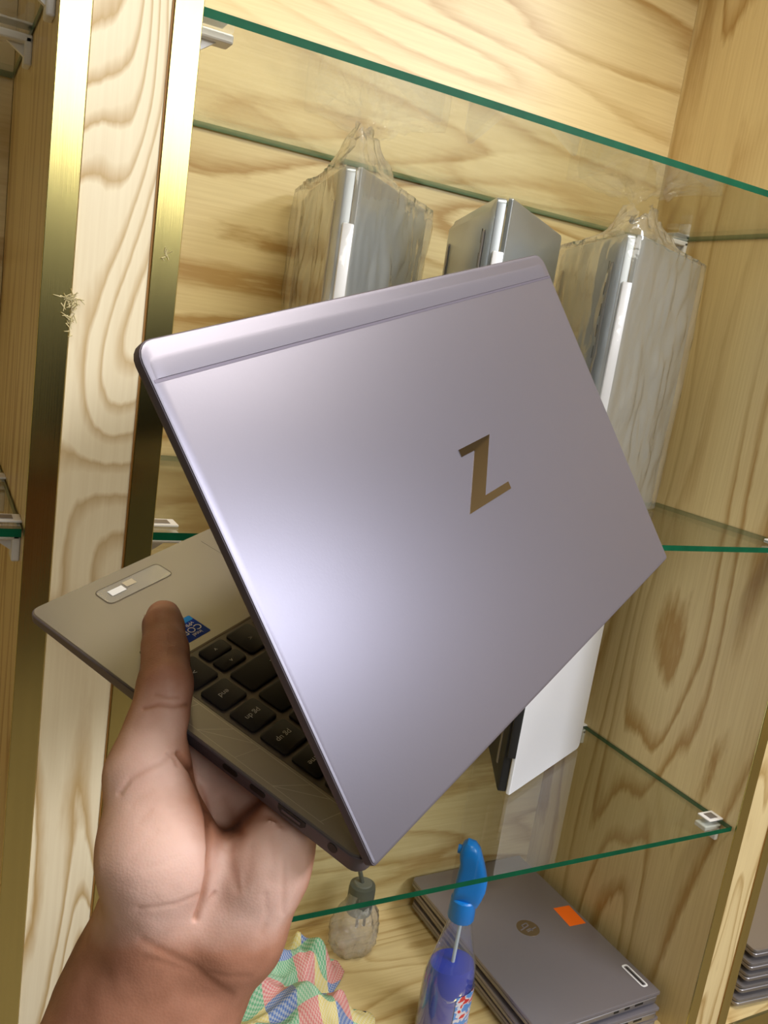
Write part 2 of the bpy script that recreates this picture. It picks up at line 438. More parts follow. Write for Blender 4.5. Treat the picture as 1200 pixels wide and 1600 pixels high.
def make_laptop(name, mat, th, mats, label, cat='laptop', group=None, xs=0.0, thick=0.012, vents=False, keys=True, hinge=True):
    t = empty(name, mat=mat, label=label, cat=cat, group=group)
    sh = lambda p: (p[0]+xs, p[1], p[2])
    def zf(x, y, z):
        return z if z < -thick+0.0005 or z > -0.003 else z*(1-0.45*y/LAPD)
    base = slab(MB(), 0, LAPW, 0, LAPD-0.002, 0.006, [(0.012, -thick), (0.004, -thick*0.92), (0.0006, -thick*0.80), (0, -thick*0.70), (0, -0.0010), (0.0008, 0.0)], zfn=zf).xf(sh).build('base', mats['base'], t, True, 35)
    lid = slab(MB(), 0, LAPW, -0.002, LAPD-0.002, (0.008, 0.0022), [(0.001, 0.0006), (0, 0.0016), (0, 0.0050), (0.0004, 0.0057), (0.0012, 0.0060)]).xf(lidmap(th, xs)).build('lid', mats['lid'], t, True, 35)
    if hinge:
        MB().box(LAPW*0.16, LAPW*0.84, -0.0062, -0.0022, -thick*0.62, 0.0030, 0.0012).xf(sh).build('hinge_cover', mats['edge'], t, True, 35)
    if keys:
        slab(MB(), 0.017, LAPW-0.017, 0.018, 0.131, 0.003, [(0, -0.0002), (0, 0.0003)]).xf(sh).build('keyboard', M['key'], base)
        slab(MB(), LAPW/2-0.055, LAPW/2+0.055, 0.141, 0.203, 0.003, [(0, -0.0002), (0, 0.0002)]).xf(sh).build('touchpad', mats['edge'], base)
    slab(MB(), 0.004, LAPW-0.004, 0.010, LAPD-0.006, 0.004, [(0, -0.0001), (0, 0.0007)]).xf(lidmap(th, xs)).build('screen', M['screen'], lid)
    if vents:
        for a in (0.028, 0.052, 0.076, 0.1, 0.124):
            MB().box(a, a+0.014, 0.030, 0.0325, -thick-0.0004, -thick+0.001).xf(sh).build('vent', M['dark'], base)
        for y in (0.022, 0.185):
            slab(MB(), 0.03, LAPW-0.03, y-0.004, y+0.004, 0.003, [(0.001, -thick-0.0018), (0, -thick-0.0008), (0, -thick+0.001)]).xf(sh).build('rubber_foot', M['grey_edge'], base)
    return t, base, lid

# --- the laptop held in the hand -------------------------------------------------
LW = np.array([[0.8590458236692602, -0.49374423745650964, -0.13511809950888176],
               [0.4437341075338363, 0.8498502743949313, -0.28434935013466994],
               [0.2552260069968416, 0.18431261239901459, 0.9491514875208797]])
TW = np.array([-0.003313288596028474, -0.38857638903226294, -0.02494717150478945 + Z0])
TH = 0.8609856641668262
LM = Matrix([[*LW[0], TW[0]], [*LW[1], TW[1]], [*LW[2], TW[2]], [0, 0, 0, 1]])
def lap(x, y, z): return LW @ np.array([x, y, z]) + TW

held, hbase, hlid = make_laptop('laptop', LM, TH, dict(base=[M['zdeck']], lid=[M['zlid']], edge=M['zside']),
    'half open lavender grey laptop with a dark mirror emblem, held by the hand', keys=False, hinge=False)
for hx in (0.045, LAPW-0.075):
    MB().tube([(hx, -0.0008, 0.0012), (hx+0.03, -0.0008, 0.0012)], 0.0017, 12).build('hinge_barrel', M['zside'], held, True, 40)
lm_ = lidmap(TH)
# side rim of base and lid in the darker tone
rim = []
slab(MB(), -0.00025, LAPW+0.00025, -0.00025, LAPD-0.00175, 0.006, [(0.0004, -0.0088), (0, -0.0082), (0, -0.0010), (0.0004, -0.0006)], zfn=lambda x, y, z: z if z > -0.003 else z*(1-0.45*y/LAPD)).build('side_rim', M['zside'], hbase, True, 35)
slab(MB(), -0.0002, LAPW+0.0002, -0.0022, LAPD-0.0018, (0.008, 0.0022), [(0.0004, 0.0010), (0, 0.0014), (0, 0.0050), (0.0002, 0.0053)]).xf(lm_).build('lid_rim', M['zside'], hlid, True, 35)
# antenna cover along the top edge of the lid (outer side), with groove
def antenna():
    mb = MB()
    prof = [(0.1974, 0.00605), (0.1976, 0.0064), (0.2040, 0.0063), (0.2085, 0.0056), (0.2112, 0.0044), (0.2128, 0.0028)]
    xs_ = [0.0003, 0.0012, 0.0035, 0.008, 0.02] + [0.02 + (LAPW-0.04)*i/10 for i in range(1, 10)] + [LAPW-0.02, LAPW-0.008, LAPW-0.0035, LAPW-0.0012, LAPW-0.0003]
    rings = []
    for x in xs_:
        e = min(x, LAPW-x); drop = 0.0; rr = 0.0
        if e < 0.0035: drop = 0.0018*(1-e/0.0035)**2
        if e < 0.008: rr = 0.008-math.sqrt(max(0, 0.008**2-(0.008-e)**2))
        rings.append([(x, r - rr*(r-0.1974)/0.0154, max(n-drop, 0.0012)) for r, n in prof] + [(x, 0.2128-rr, 0.0012), (x, 0.1974, 0.0012)])
    return mb.loft(rings)
antenna().xf(lm_).build('antenna_cover', M['zlid'], hlid, True, 40)
MB().box(0.0012, LAPW-0.0012, 0.1962, 0.1975, 0.00585, 0.00612).xf(lm_).build('cover_groove', M['zgroove'], hlid)
# emblem
emb = [(0.1558, 0.1246), (0.1868, 0.1246), (0.1614, 0.0977), (0.1856, 0.0977), (0.1856, 0.0937), (0.1431, 0.0937), (0.1685, 0.1207), (0.1558, 0.1207)]
MB().prism(emb, 0.0058, 0.00635).xf(lm_).build('emblem', M['mirror'], hlid)['label'] = 'dark mirror finish slanted letter emblem'

# ports in the right hand side of the base (x = 0 face)
def port(name, y0, y1, zc, h, mat, poly=None):
    mb = MB()
    pts = poly or rrect(y0, y1, zc-h/2, zc+h/2, h*0.45, 4)
    mb.loft([[(-0.0006, a, b) for a, b in pts], [(0.002, a, b) for a, b in pts]])
    return mb.build(name, mat, hbase)
port('usb_c_port', 0.0660, 0.0746, -0.0033, 0.0028, M['dark'])
port('usb_c_port', 0.0501, 0.0587, -0.0033, 0.0028, M['dark'])
port('hdmi_port', 0, 0, 0, 0, M['dark'], [(0.0428, -0.0012), (0.0282, -0.0012), (0.0282, -0.0036), (0.0302, -0.0054), (0.0408, -0.0054), (0.0428, -0.0036)])
port('hdmi_contact', 0, 0, 0, 0, M['zside'], [(0.0405, -0.0026), (0.0305, -0.0026), (0.0305, -0.0038), (0.0405, -0.0038)]).location = (-0.0003, 0, 0)
port('power_port', 0.0117, 0.0163, -0.0034, 0.0046, M['dark'], [(0.0140+0.0023*math.cos(a*0.3927), -0.0034+0.0023*math.sin(a*0.3927)) for a in range(16)])

# keyboard well and keys: rows by y (0 = hinge), columns from the user's right (x = 0)
slab(MB(), 0.0165, LAPW-0.0165, 0.0175, 0.1345, 0.003, [(0, -0.0002), (0, 0.00015)]).build('keyboard_well', M['recess'], hbase)
MB().box(0.0165, LAPW-0.0165, 0.1343, 0.1356, -0.0002, 0.0003).build('well_edge', pbr('well_edge_line', srgb(70, 48, 30), 0.5), hbase)
U = 0.0187; G = 0.0029
rows = [(0.0197, 0.0353), (0.0384, 0.0540), (0.0567, 0.0727), (0.0757, 0.0915), (0.0943, 0.1101), (0.1131, 0.1318)]
lay = {0: [1]*16, 1: [1, 2] + [1]*13, 2: [1, 1.5] + [1]*12 + [1.5], 3: [1, 2.25] + [1]*11 + [1.75], 4: [1, 2.75] + [1]*10 + [2.25], 5: [1, 1, 1, 1, 1, 5, 1, 1, 1, 1, 1]}
key_cache = {}
def key(x0, x1, y0, y1):
    k = (round(x1-x0, 4), round(y1-y0, 4))
    if k not in key_cache:
        mb = slab(MB(), 0, x1-x0, 0, y1-y0, 0.0018, [(0, 0.0), (0, 0.0010), (0.0006, 0.0014)], n=3)
        o = mb.build('key', M['key'], hbase, True, 40); key_cache[k] = o.data
    else:
        o = bpy.data.objects.new('key', key_cache[k]); COL.objects.link(o); o.parent = hbase
    o.location = (x0, y0, 0.0002)
    return o
def text_mesh(txt, size, extrude=0.00004):
    cu = bpy.data.curves.new('txt', 'FONT'); cu.body = txt; cu.size = size; cu.extrude = extrude; cu.align_x = 'CENTER'; cu.align_y = 'CENTER'
    o = bpy.data.objects.new('txt', cu); COL.objects.link(o)
    dg = bpy.context.evaluated_depsgraph_get()
    me = bpy.data.meshes.new_from_object(o.evaluated_get(dg))
    bpy.data.objects.remove(o, do_unlink=True)
    return me
def legend(txt, x, y, z, size, mat, parent, name='legend', rot=math.pi):
    me = text_mesh(txt, size); me.materials.clear(); me.materials.append(mat)
    o = bpy.data.objects.new(name, me); COL.objects.link(o); o.parent = parent
    o.location = (x, y, z); o.rotation_euler = (0, 0, rot)     # read from the front of the laptop
    return o
labels = {(1, 0): 'home', (2, 0): 'pg up', (3, 0): 'pg dn', (4, 0): 'end', (3, 1): 'enter', (4, 1): 'shift', (1, 1): '<', (2, 1): '\\'}
for r, (y0, y1) in enumerate(rows):
    x = 0.0188
    tot = LAPW - 0.0188*2
    for c, wd in enumerate(lay[r]):
        span = wd*U - G
        if x + span > LAPW-0.0180: span = LAPW-0.0188-x
        if span < 0.004: break
        if r == 5 and c in (1,):
            k1 = key(x, x+span, y0, (y0+y1)/2-0.0006); k2 = key(x, x+span, (y0+y1)/2+0.0006, y1)
            legend('^', x+span/2, (y0+y1)/2-0.005, 0.00165, 0.004, M['legend'], k1).location = (span/2, 0.0040, 0.00145)
            legend('v', span/2, 0.0040, 0.00145, 0.0036, M['legend'], k2)
        else:
            k = key(x, x+span, y0, y1)
            if (r, c) in labels: legend(labels[(r, c)], span/2, (y1-y0)/2, 0.00145, 0.0040, M['legend'], k)
            if r == 5 and c == 0: legend('>', span/2, 0.009, 0.00145, 0.004, M['legend'], k)
            if r == 5 and c == 2: legend('<', span/2, 0.009, 0.00145, 0.004, M['legend'], k)
        x += wd*U
# etched triangle pattern on the speaker strip right of the keys, and its mirror on the left
for side in (0, 1):
    mb = MB()
    X = (lambda a: a) if side == 0 else (lambda a: LAPW-a)
    segs = [((0.0035, 0.110), (0.0035, 0.022)), ((0.0150, 0.110), (0.0150, 0.022))]
    ys = [0.110, 0.095, 0.072, 0.050, 0.024]
    for i, y in enumerate(ys):
        segs.append(((0.0035, y), (0.0150, y - 0.011 if i % 2 else y - 0.004)))
    segs += [((0.0035, 0.095), (0.0150, 0.072)), ((0.0035, 0.050), (0.0150, 0.028))]
    for (a, b), (c, d) in segs:
        L = math.hypot(c-a, d-b); nx, ny = -(d-b)/L*0.00012, (c-a)/L*0.00012
        mb.add([(X(a+nx), b+ny, 0.00008), (X(a-nx), b-ny, 0.00008), (X(c-nx), d-ny, 0.00008), (X(c+nx), d+ny, 0.00008)], [(0, 1, 2, 3)])
    mb.build('speaker_pattern', M['line'], hbase)
# touchpad with its buttons
slab(MB(), 0.108, 0.216, 0.146, 0.206, 0.002, [(0, -0.0002), (0, 0.00012)]).build('touchpad', M['zdeck'], hbase)
# fingerprint reader
slab(MB(), 0.0185, 0.0300, 0.1400, 0.1518, 0.0015, [(0, -0.0002), (0, 0.00015)]).build('fingerprint_reader_frame', M['dark'], hbase)
slab(MB(), 0.0192, 0.0293, 0.1407, 0.1511, 0.0012, [(0, -0.0001), (0, 0.0003)]).build('fingerprint_reader', M['zdeck'], hbase)
# clear film label
slab(MB(), 0.0322, 0.0740, 0.1900, 0.2035, 0.003, [(0, 0.00005), (0, 0.00025)]).build('film_label', M['film'], hbase)
mb = MB(); rp = rrect(0.0320, 0.0742, 0.1898, 0.2037, 0.003, 5); rq = rrect(0.0324, 0.0738, 0.1902, 0.2033, 0.0028, 5)
mb.add([(x, y, 0.0003) for x, y in rp] + [(x, y, 0.0003) for x, y in rq], [(j, (j+1) % 24, 24+(j+1) % 24, 24+j) for j in range(24)])
mb.build('film_outline', pbr('film_outline', srgb(70, 58, 46), 0.4), hbase)
MB().box(0.0375, 0.0465, 0.1948, 0.1995, 0.0003, 0.00045).build('film_barcode', M['white_stk'], hbase)
MB().box(0.0480, 0.0545, 0.1965, 0.2010, 0.0003, 0.00042).build('film_print', M['line'], hbase)
# processor sticker (reads from the front)
stk = slab(MB(), 0.0385, 0.0553, 0.1408, 0.1572, 0.0008, [(0, 0.00005), (0, 0.0002)]).build('processor_sticker', M['blue_stk'], hbase)
stk['label'] = 'blue processor sticker with white lettering'
MB().box(0.0386, 0.0552, 0.1532, 0.1571, 0.0002, 0.00027).build('light_blue_band', M['cyan_stk'], stk) if False else None
mb = slab(MB(), 0.0387, 0.0551, 0.1535, 0.1570, 0.0008, [(0, 0.0002), (0, 0.00026)]).build('light_blue_band', M['cyan_stk'], hbase)
legend('intel', 0.0488, 0.1435, 0.0003, 0.0034, M['white_stk'], hbase, 'sticker_text')
legend('CORE', 0.0470, 0.1475, 0.0003, 0.0056, M['white_stk'], hbase, 'sticker_text')
legend('vPRO', 0.0488, 0.1514, 0.0003, 0.0036, M['white_stk'], hbase, 'sticker_text')

# --- laptops standing on edge, opened like a book, hinge towards the viewer ---------------------
def standing(hx, hy, z, a_base, a_lid, mats, label, group, thick=0.013):
    ab = math.radians(a_base)
    y = Vector((math.cos(ab), math.sin(ab), 0)); x = Vector((0, 0, -1)); zc = x.cross(y)
    mtx = Matrix(((x.x, y.x, zc.x, hx), (x.y, y.y, zc.y, hy), (x.z, y.z, zc.z, z), (0, 0, 0, 1)))
    return make_laptop('laptop', mtx, math.radians(a_base - a_lid), mats, label, group=group, xs=-LAPW, thick=thick, vents=True)
SIL = dict(base=[M['silver']], lid=[M['silver']], edge=M['silver_edge'])
WHT = dict(base=[M['dark_bottom']], lid=[M['white_lid']], edge=M['dark_bottom'])
g1 = 'silver laptops standing open on the middle shelf'
standing(0.190, 0.132, Z0+0.0008, 79, 43, SIL, 'leftmost silver laptop standing on edge in a plastic bag behind the held laptop', g1)
standing(0.340, 0.098, Z0+0.0008, 71, 38, SIL, 'unwrapped silver laptop standing on edge, middle one of the three', g1)
standing(0.524, 0.110, Z0+0.0008, 71, 25, SIL, 'rightmost silver laptop standing on edge in a plastic bag by the side wall', g1)
standing(0.521, 0.146, Z0-H+0.0008, 62, 25, WHT, 'white laptop with black underside standing open on the lowest glass shelf', None)

M['bag'] = clear('clear_plastic_bag', (0.97, 0.965, 0.95), 0.06, 0.10, haze=0.15, hazecol=(0.92, 0.89, 0.82), bump=0.15, bump_scale=22, fpow=3.0)
def bag(hx, hy, z, a_base, a_lid, label, seed, nz=36, hgt=LAPW, tuft=(0.0, 0.0)):
    """plastic bag pulled over an open standing laptop, bunched above its top"""
    va = Vector((math.cos(math.radians(a_base)), math.sin(math.radians(a_base))))
    vb = Vector((math.cos(math.radians(a_lid)), math.sin(math.radians(a_lid))))
    h = Vector((hx, hy)); L = 0.222
    mid = (va + vb).normalized()
    na = Vector((-va.y, va.x)); nb = Vector((vb.y, -vb.x))
    off = 0.019
    corners = [h - mid*0.016 + nb*0.006, h + vb*0.10 + nb*0.012, h + vb*L + nb*0.010, h + vb*L - nb*0.008, h + va*L - na*0.008, h + va*L + na*off, h + va*0.10 + na*off, h - mid*0.016 + na*(off-0.004)]
    # resample
    pts = []; n = 150; P = corners + [corners[0]]
    seg = [(P[i+1]-P[i]).length for i in range(len(corners))]; T = sum(seg)
    for j in range(n):
        d = T*j/n; i = 0
        while d > seg[i]: d -= seg[i]; i += 1
        pts.append(P[i].lerp(P[i+1], d/seg[i]))
    for _ in range(2): pts = [(pts[j-1] + pts[j]*2 + pts[(j+1) % n])/4 for j in range(n)]
    cen = sum(pts, Vector((0, 0)))/n
    tc = h + mid*0.03 + Vector(tuft)
    rings = []
    us = [0.0]*nz + [0.12, 0.25, 0.4, 0.55, 0.7, 0.85, 1.0]
    for i, u in enumerate(us):
        zz = min(i/(nz-1), 1)*hgt
        ring = []
        for j, p in enumerate(pts):
            d = (p - cen).normalized()
            dh = (p - tc).length
            q = Vector((p.x*9, p.y*9, zz*5 + seed*7 + u*0.5))
            a = mnoise.noise(q*2.0)*0.005 + abs(mnoise.noise(q*4.0))*0.006 + abs(mnoise.noise(q*9.0))*0.003
            if u == 0:
                pp = p + d*max(a, -0.001); zt = zz + 0.001
            else:
                ax_ = h + mid*(p-h).dot(mid)
                pp = p.lerp(ax_, 0.10 + 0.62*u) + d*a*1.3 + Vector((mnoise.noise(q*4+Vector((5, 0, 0))), mnoise.noise(q*4+Vector((0, 7, 0)))))*0.012*u
                zt = zz + 0.001 + u*(0.010 + 0.040*math.exp(-(dh/0.065)**2)) + u*(mnoise.noise(q*2.6)*0.018 + mnoise.noise(q*7)*0.012)
            ring.append((pp.x - cen.x, pp.y - cen.y, min(max(0.0006, zt), 0.3615 - 0.004*abs(mnoise.noise(q*8)))))
        rings.append(ring)
    mb = MB().loft(rings, cap0=False, cap1=False)
    o = mb.build('plastic_bag', M['bag'], None, True)
    o.location = (cen.x, cen.y, z)
    return tag(o, label, 'bag', 'clear plastic bags over laptops')
bag(0.190, 0.132, Z0+0.001, 79, 43, 'crumpled clear plastic bag over the leftmost silver laptop', 1.3)
bag(0.524, 0.110, Z0+0.001, 71, 25, 'crumpled clear plastic bag over the rightmost silver laptop', 4.1, tuft=(0.03, 0.02))

# --- stack of grey laptops on the cabinet floor ------------------------------------------------
GR = dict(base=[M['grey_edge']], lid=[M['grey']], edge=M['grey_edge'])
def closed(cx, cy, z, rotdeg, mats, label, group, thick=0.0125):
    # long side along world Y when rotdeg = 0; origin on the surface below
    a = math.radians(90 + rotdeg)
    m_ = Matrix.Translation((cx, cy, z)) @ Matrix.Rotation(a, 4, 'Z') @ Matrix.Translation((-LAPW/2, -LAPD/2, thick))
    t, b, l = make_laptop('laptop', m_, 0.0, mats, label, group=group, thick=thick, keys=False, hinge=False)
    # side ports
    for y0, y1 in ((0.03, 0.045), (0.055, 0.064), (0.075, 0.084)):
        for x in (-0.0003, LAPW-0.0012):
            MB().box(x, x+0.0015, y0, y1, -0.0048, -0.0018).build('port', M['dark'], b)
    return t, b, l
g2 = 'grey closed laptops stacked on the cabinet floor'
STH = 0.0195
sx, sy = 0.6545, 0.196
closed(sx+0.004, sy-0.003, FZ+0.0003, 0.5, GR, 'grey closed laptop at the bottom of the stack beside the spray bottle', g2)
closed(sx+0.001, sy-0.004, FZ+STH, -0.4, GR, 'grey closed laptop in the middle of the stack beside the spray bottle', g2)
t3, b3, l3 = closed(sx, sy, FZ+2*STH, 1.0, GR, 'grey closed laptop with orange sticker, topmost of the stack beside the spray bottle', g2)
# on the topmost lid: round emblem, orange sticker, small white outlined label (local x along the long side)
inv = (t3.matrix_world if False else Matrix.Translation((sx, sy, FZ+2*STH)) @ Matrix.Rotation(math.radians(91), 4, 'Z') @ Matrix.Translation((-LAPW/2, -LAPD/2, 0.0125))).inverted()
def onlid(x, y): p = inv @ Vector((x, y, FZ+0.0585)); return p.x, p.y
LZ = 0.0060
def patch(name, poly, h, mat, parent, zb=LZ-0.0001):
    return MB().prism([onlid(*p) for p in poly], zb, zb+h).build(name, mat, parent)
patch('sticker', [(0.7290, 0.2270), (0.7590, 0.2255), (0.7575, 0.1835), (0.7270, 0.1850)], 0.0003, M['orange_stk'], l3)['label'] = 'plain orange paper sticker'
lx, ly = onlid(0.6600, 0.2010)
em = MB().lathe([(0.0175, LZ-0.0001), (0.0175, LZ+0.0002), (0.0160, LZ+0.0003)], (lx, ly), 36).build('round_emblem', M['bronze_logo'], l3, True, 30)
def bar(x0, y0, x1, y1, wd, z):
    L = math.hypot(x1-x0, y1-y0); nx, ny = -(y1-y0)/L*wd/2, (x1-x0)/L*wd/2
    return MB().prism([(x0+nx, y0+ny), (x1+nx, y1+ny), (x1-nx, y1-ny), (x0-nx, y0-ny)], z, z+0.00015)
# slanted h and p
for (a, b, c, d) in ((-0.002, -0.013, -0.007, 0.006), (-0.0075, -0.003, -0.0015, -0.003), (-0.0018, -0.003, -0.004, 0.006),
                     (0.0045, -0.004, -0.001, 0.014), (0.004, -0.004, 0.010, -0.004), (0.010, -0.004, 0.0078, 0.006), (0.0078, 0.006, 0.002, 0.006)):
    bar(lx+a, ly+b, lx+c, ly+d, 0.0018, LZ+0.0003).build('letter_bar', M['grey'], l3)
lab = []
cxl, cyl = onlid(0.7515, 0.072)
ro = rrect(-0.022, 0.022, -0.0058, 0.0058, 0.004); ri = rrect(-0.019, 0.019, -0.0034, 0.0034, 0.002)
mb = MB(); mb.add([(cxl+x, cyl+y, LZ+0.0003) for x, y in ro] + [(cxl+x, cyl+y, LZ+0.0003) for x, y in ri], [(j, (j+1) % 24, 24+(j+1) % 24, 24+j) for j in range(24)])
mb.build('outlined_label', M['white_stk'], l3)
MB().box(cxl-0.017, cxl+0.017, cyl-0.001, cyl+0.001, LZ, LZ+0.0003).build('label_print', M['dark'], l3)

g3 = 'silver closed laptops stacked behind the right post'
names5 = ['lowest of five silver closed laptops behind the right post', 'second lowest of five silver closed laptops behind the right post',
          'middle one of five silver closed laptops behind the right post', 'second highest of five silver closed laptops behind the right post', 'topmost of five silver closed laptops behind the right post']
SG = dict(base=[M['grey_edge']], lid=[M['grey_edge']], edge=M['grey_edge'])
for i in range(5):
    closed(0.924 + LAPD/2 + 0.002*((i*7) % 3) + 0.0035*i, 0.008 + LAPW/2 + 0.001*((i*5) % 3), FZ + 0.0003 + i*0.0192, -4 + 1.0*((i*3) % 3 - 1), SG, names5[i], g3)

# ------------------------------------------------------------------ spray bottle
BX, BY = 0.466, 0.122
bt = empty('spray_bottle', (BX, BY, FZ), label='clear spray bottle of blue liquid with blue trigger head', cat='bottle')
M['bluehead'] = pbr('blue_plastic', srgb(22, 128, 220), 0.3)
M['bottle'] = clear('clear_bottle', (0.93, 0.95, 0.96), 0.07, 0.06, haze=0.07, hazecol=(0.75, 0.82, 0.9), fpow=2.2)
def liquid():
    m, nt, out = newmat('blue_liquid')
    p = N(nt, 'ShaderNodeBsdfPrincipled'); p.inputs['Base Color'].default_value = srgb(2, 50, 200); p.inputs['Roughness'].default_value = 0.05
    tr = N(nt, 'ShaderNodeBsdfTransparent'); tr.inputs[0].default_value = (0.05, 0.22, 0.85, 1)
    mx = N(nt, 'ShaderNodeMixShader'); mx.inputs[0].default_value = 0.85
    nt.links.new(tr.outputs[0], mx.inputs[1]); nt.links.new(p.outputs[0], mx.inputs[2]); nt.links.new(mx.outputs[0], out.inputs[0])
    return m
M['liquid'] = liquid()
prof = [(0.030, 0.0), (0.035, 0.004), (0.036, 0.012), (0.036, 0.080), (0.0352, 0.095), (0.032, 0.112), (0.0265, 0.130), (0.0215, 0.150), (0.0175, 0.166), (0.0150, 0.176), (0.0135, 0.182), (0.0130, 0.190)]
def ov(mb): return mb.xf(lambda p: (p[0], p[1]*0.8, p[2]))
ov(MB().lathe(prof, n=40, cap1=False)).build('bottle_body', M['bottle'], bt, True, 40)
ov(MB().lathe([(0.028, 0.002), (0.0335, 0.005), (0.0345, 0.012), (0.0345, 0.080), (0.0337, 0.095), (0.0315, 0.106), (0.0300, 0.111)], n=40)).build('blue_liquid', M['liquid'], bt, True, 40)
MB().tube([(0.002, 0, 0.185), (0.001, 0, 0.10), (-0.004, 0, 0.01)], 0.0024, 8).build('dip_tube', pbr('milky_tube', srgb(205, 215, 220), 0.4), bt, True)
mb = MB()
n = 36
rings = []
for z, r in ((0.176, 0.0158), (0.178, 0.0168), (0.204, 0.0160), (0.206, 0.0145)):
    rings.append([((r + 0.0005*(j % 2))*math.cos(2*math.pi*j/n), (r + 0.0005*(j % 2))*math.sin(2*math.pi*j/n), z) for j in range(n)])
mb.loft(rings).build('collar', M['bluehead'], bt, True, 30)
# trigger head: side outline, rounded across
out_ = [(-15, 198), (-14.5, 210), (-14, 222), (-13, 234), (-12.5, 243), (-14.5, 249), (-15.5, 256), (-13, 263), (-8, 267), (2, 266), (9, 260), (15, 249), (21, 237), (25, 226), (25, 217), (22, 207), (18, 198)]
out_ = [(a_, 198 + (b_-198)*1.24) for a_, b_ in out_]
al = math.radians(-39)      # the outline faces the viewer
dx, dy = math.cos(al), math.sin(al); ex, ey = -dy, dx
mb = MB(); rings = []
cxm = sum(p[0] for p in out_)/len(out_); czm = sum(p[1] for p in out_)/len(out_)
for t, s in ((-0.0125, 0.55), (-0.0115, 0.82), (-0.008, 0.97), (0.0, 1.0), (0.008, 0.97), (0.0115, 0.82), (0.0125, 0.55)):
    rings.append([((cxm + (a-cxm)*s)*0.001*dx + t*ex, (cxm + (a-cxm)*s)*0.001*dy + t*ey, (czm + (b-czm)*s)*0.001) for a, b in out_])
mb.loft(rings).build('spray_head', M['bluehead'], bt, True, 50)
tr_pts = [Vector((ex*u - dx*0.004, ey*u - dy*0.004, z)) for u, z in ((0.006, 0.240), (0.014, 0.236), (0.019, 0.226), (0.021, 0.214), (0.023, 0.206))]
MB().tube(tr_pts, [0.006, 0.006, 0.0055, 0.005, 0.004], 10).build('trigger', M['bluehead'], bt, True)
MB().tube([Vector((dx*u, dy*u, 0.2695)) for u in (-0.010, -0.0145, -0.0146, -0.0185)], [0.0045, 0.0045, 0.0058, 0.0054], 14).build('nozzle', M['bluehead'], bt, True, 40)
# label patch on the right flank
def label_mat():
    m, nt, out = newmat('bottle_label')
    p = N(nt, 'ShaderNodeBsdfPrincipled'); p.inputs['Roughness'].default_value = 0.35
    tc = N(nt, 'ShaderNodeTexCoord'); mp = N(nt, 'ShaderNodeMapping'); mp.inputs['Scale'].default_value = (60, 60, 90)
    nz = N(nt, 'ShaderNodeTexNoise'); nz.inputs['Scale'].default_value = 1.4; nz.inputs['Detail'].default_value = 1
    rp = N(nt, 'ShaderNodeValToRGB'); rp.color_ramp.interpolation = 'CONSTANT'
    e = rp.color_ramp.elements; e[0].position = 0; e[0].color = srgb(96, 150, 222); e[1].position = 0.46; e[1].color = srgb(216, 214, 226)
    a = e.new(0.56); a.color = srgb(206, 62, 66)
    nt.links.new(tc.outputs['Object'], mp.inputs[0]); nt.links.new(mp.outputs[0], nz.inputs['Vector']); nt.links.new(nz.outputs['Fac'], rp.inputs[0]); nt.links.new(rp.outputs[0], p.inputs['Base Color']); nt.links.new(p.outputs[0], out.inputs[0])
    return m
rings = []
for z in (0.018, 0.05, 0.082):
    rings.append([(0.0365*math.cos(a), 0.0365*math.sin(a)*0.8, z) for a in [math.radians(-98 + 75*j/14) for j in range(15)]])
MB().loft(rings, False, False, closed=False).build('label_patch', label_mat(), bt, True)

# ------------------------------------------------------------------ checked cloth bag on the floor
def cloth_mat():
    m, nt, out = newmat('checked_woven_cloth')
    p = N(nt, 'ShaderNodeBsdfPrincipled'); p.inputs['Roughness'].default_value = 0.7
    uv = N(nt, 'ShaderNodeUVMap')
    sp = N(nt, 'ShaderNodeSeparateXYZ'); nt.links.new(uv.outputs[0], sp.inputs[0])
    def cell(i, s):
        a = N(nt, 'ShaderNodeMath', operation='MULTIPLY'); a.inputs[1].default_value = s; nt.links.new(sp.outputs[i], a.inputs[0])
        b = N(nt, 'ShaderNodeMath', operation='FLOOR'); nt.links.new(a.outputs[0], b.inputs[0]); return b
    cu, cv = cell(0, 11), cell(1, 11)
    k = N(nt, 'ShaderNodeMath', operation='MULTIPLY_ADD'); k.inputs[1].default_value = 3; nt.links.new(cv.outputs[0], k.inputs[0]); nt.links.new(cu.outputs[0], k.inputs[2])
    md = N(nt, 'ShaderNodeMath', operation='MODULO'); md.inputs[1].default_value = 5; nt.links.new(k.outputs[0], md.inputs[0])
    dv = N(nt, 'ShaderNodeMath', operation='DIVIDE'); dv.inputs[1].default_value = 5; nt.links.new(md.outputs[0], dv.inputs[0])
    rp = N(nt, 'ShaderNodeValToRGB'); rp.color_ramp.interpolation = 'CONSTANT'
    e = rp.color_ramp.elements; e[0].position = 0; e[0].color = srgb(108, 172, 132)
    e[1].position = 0.19; e[1].color = srgb(214, 128, 128)
    for pos, c in ((0.39, (222, 204, 130)), (0.59, (92, 122, 186)), (0.79, (132, 186, 150))):
        q = e.new(pos); q.color = srgb(*c)
    nt.links.new(dv.outputs[0], rp.inputs[0])
    ch = N(nt, 'ShaderNodeTexChecker'); ch.inputs['Scale'].default_value = 150; nt.links.new(uv.outputs[0], ch.inputs['Vector'])
    mx = N(nt, 'ShaderNodeMix', data_type='RGBA'); mx.inputs[7].default_value = srgb(226, 222, 208)
    mf = N(nt, 'ShaderNodeMath', operation='MULTIPLY'); mf.inputs[1].default_value = 0.45; nt.links.new(ch.outputs['Fac'], mf.inputs[0])
    nt.links.new(mf.outputs[0], mx.inputs[0]); nt.links.new(rp.outputs[0], mx.inputs[6]); nt.links.new(mx.outputs[2], p.inputs['Base Color'])
    nt.links.new(p.outputs[0], out.inputs[0])
    return m
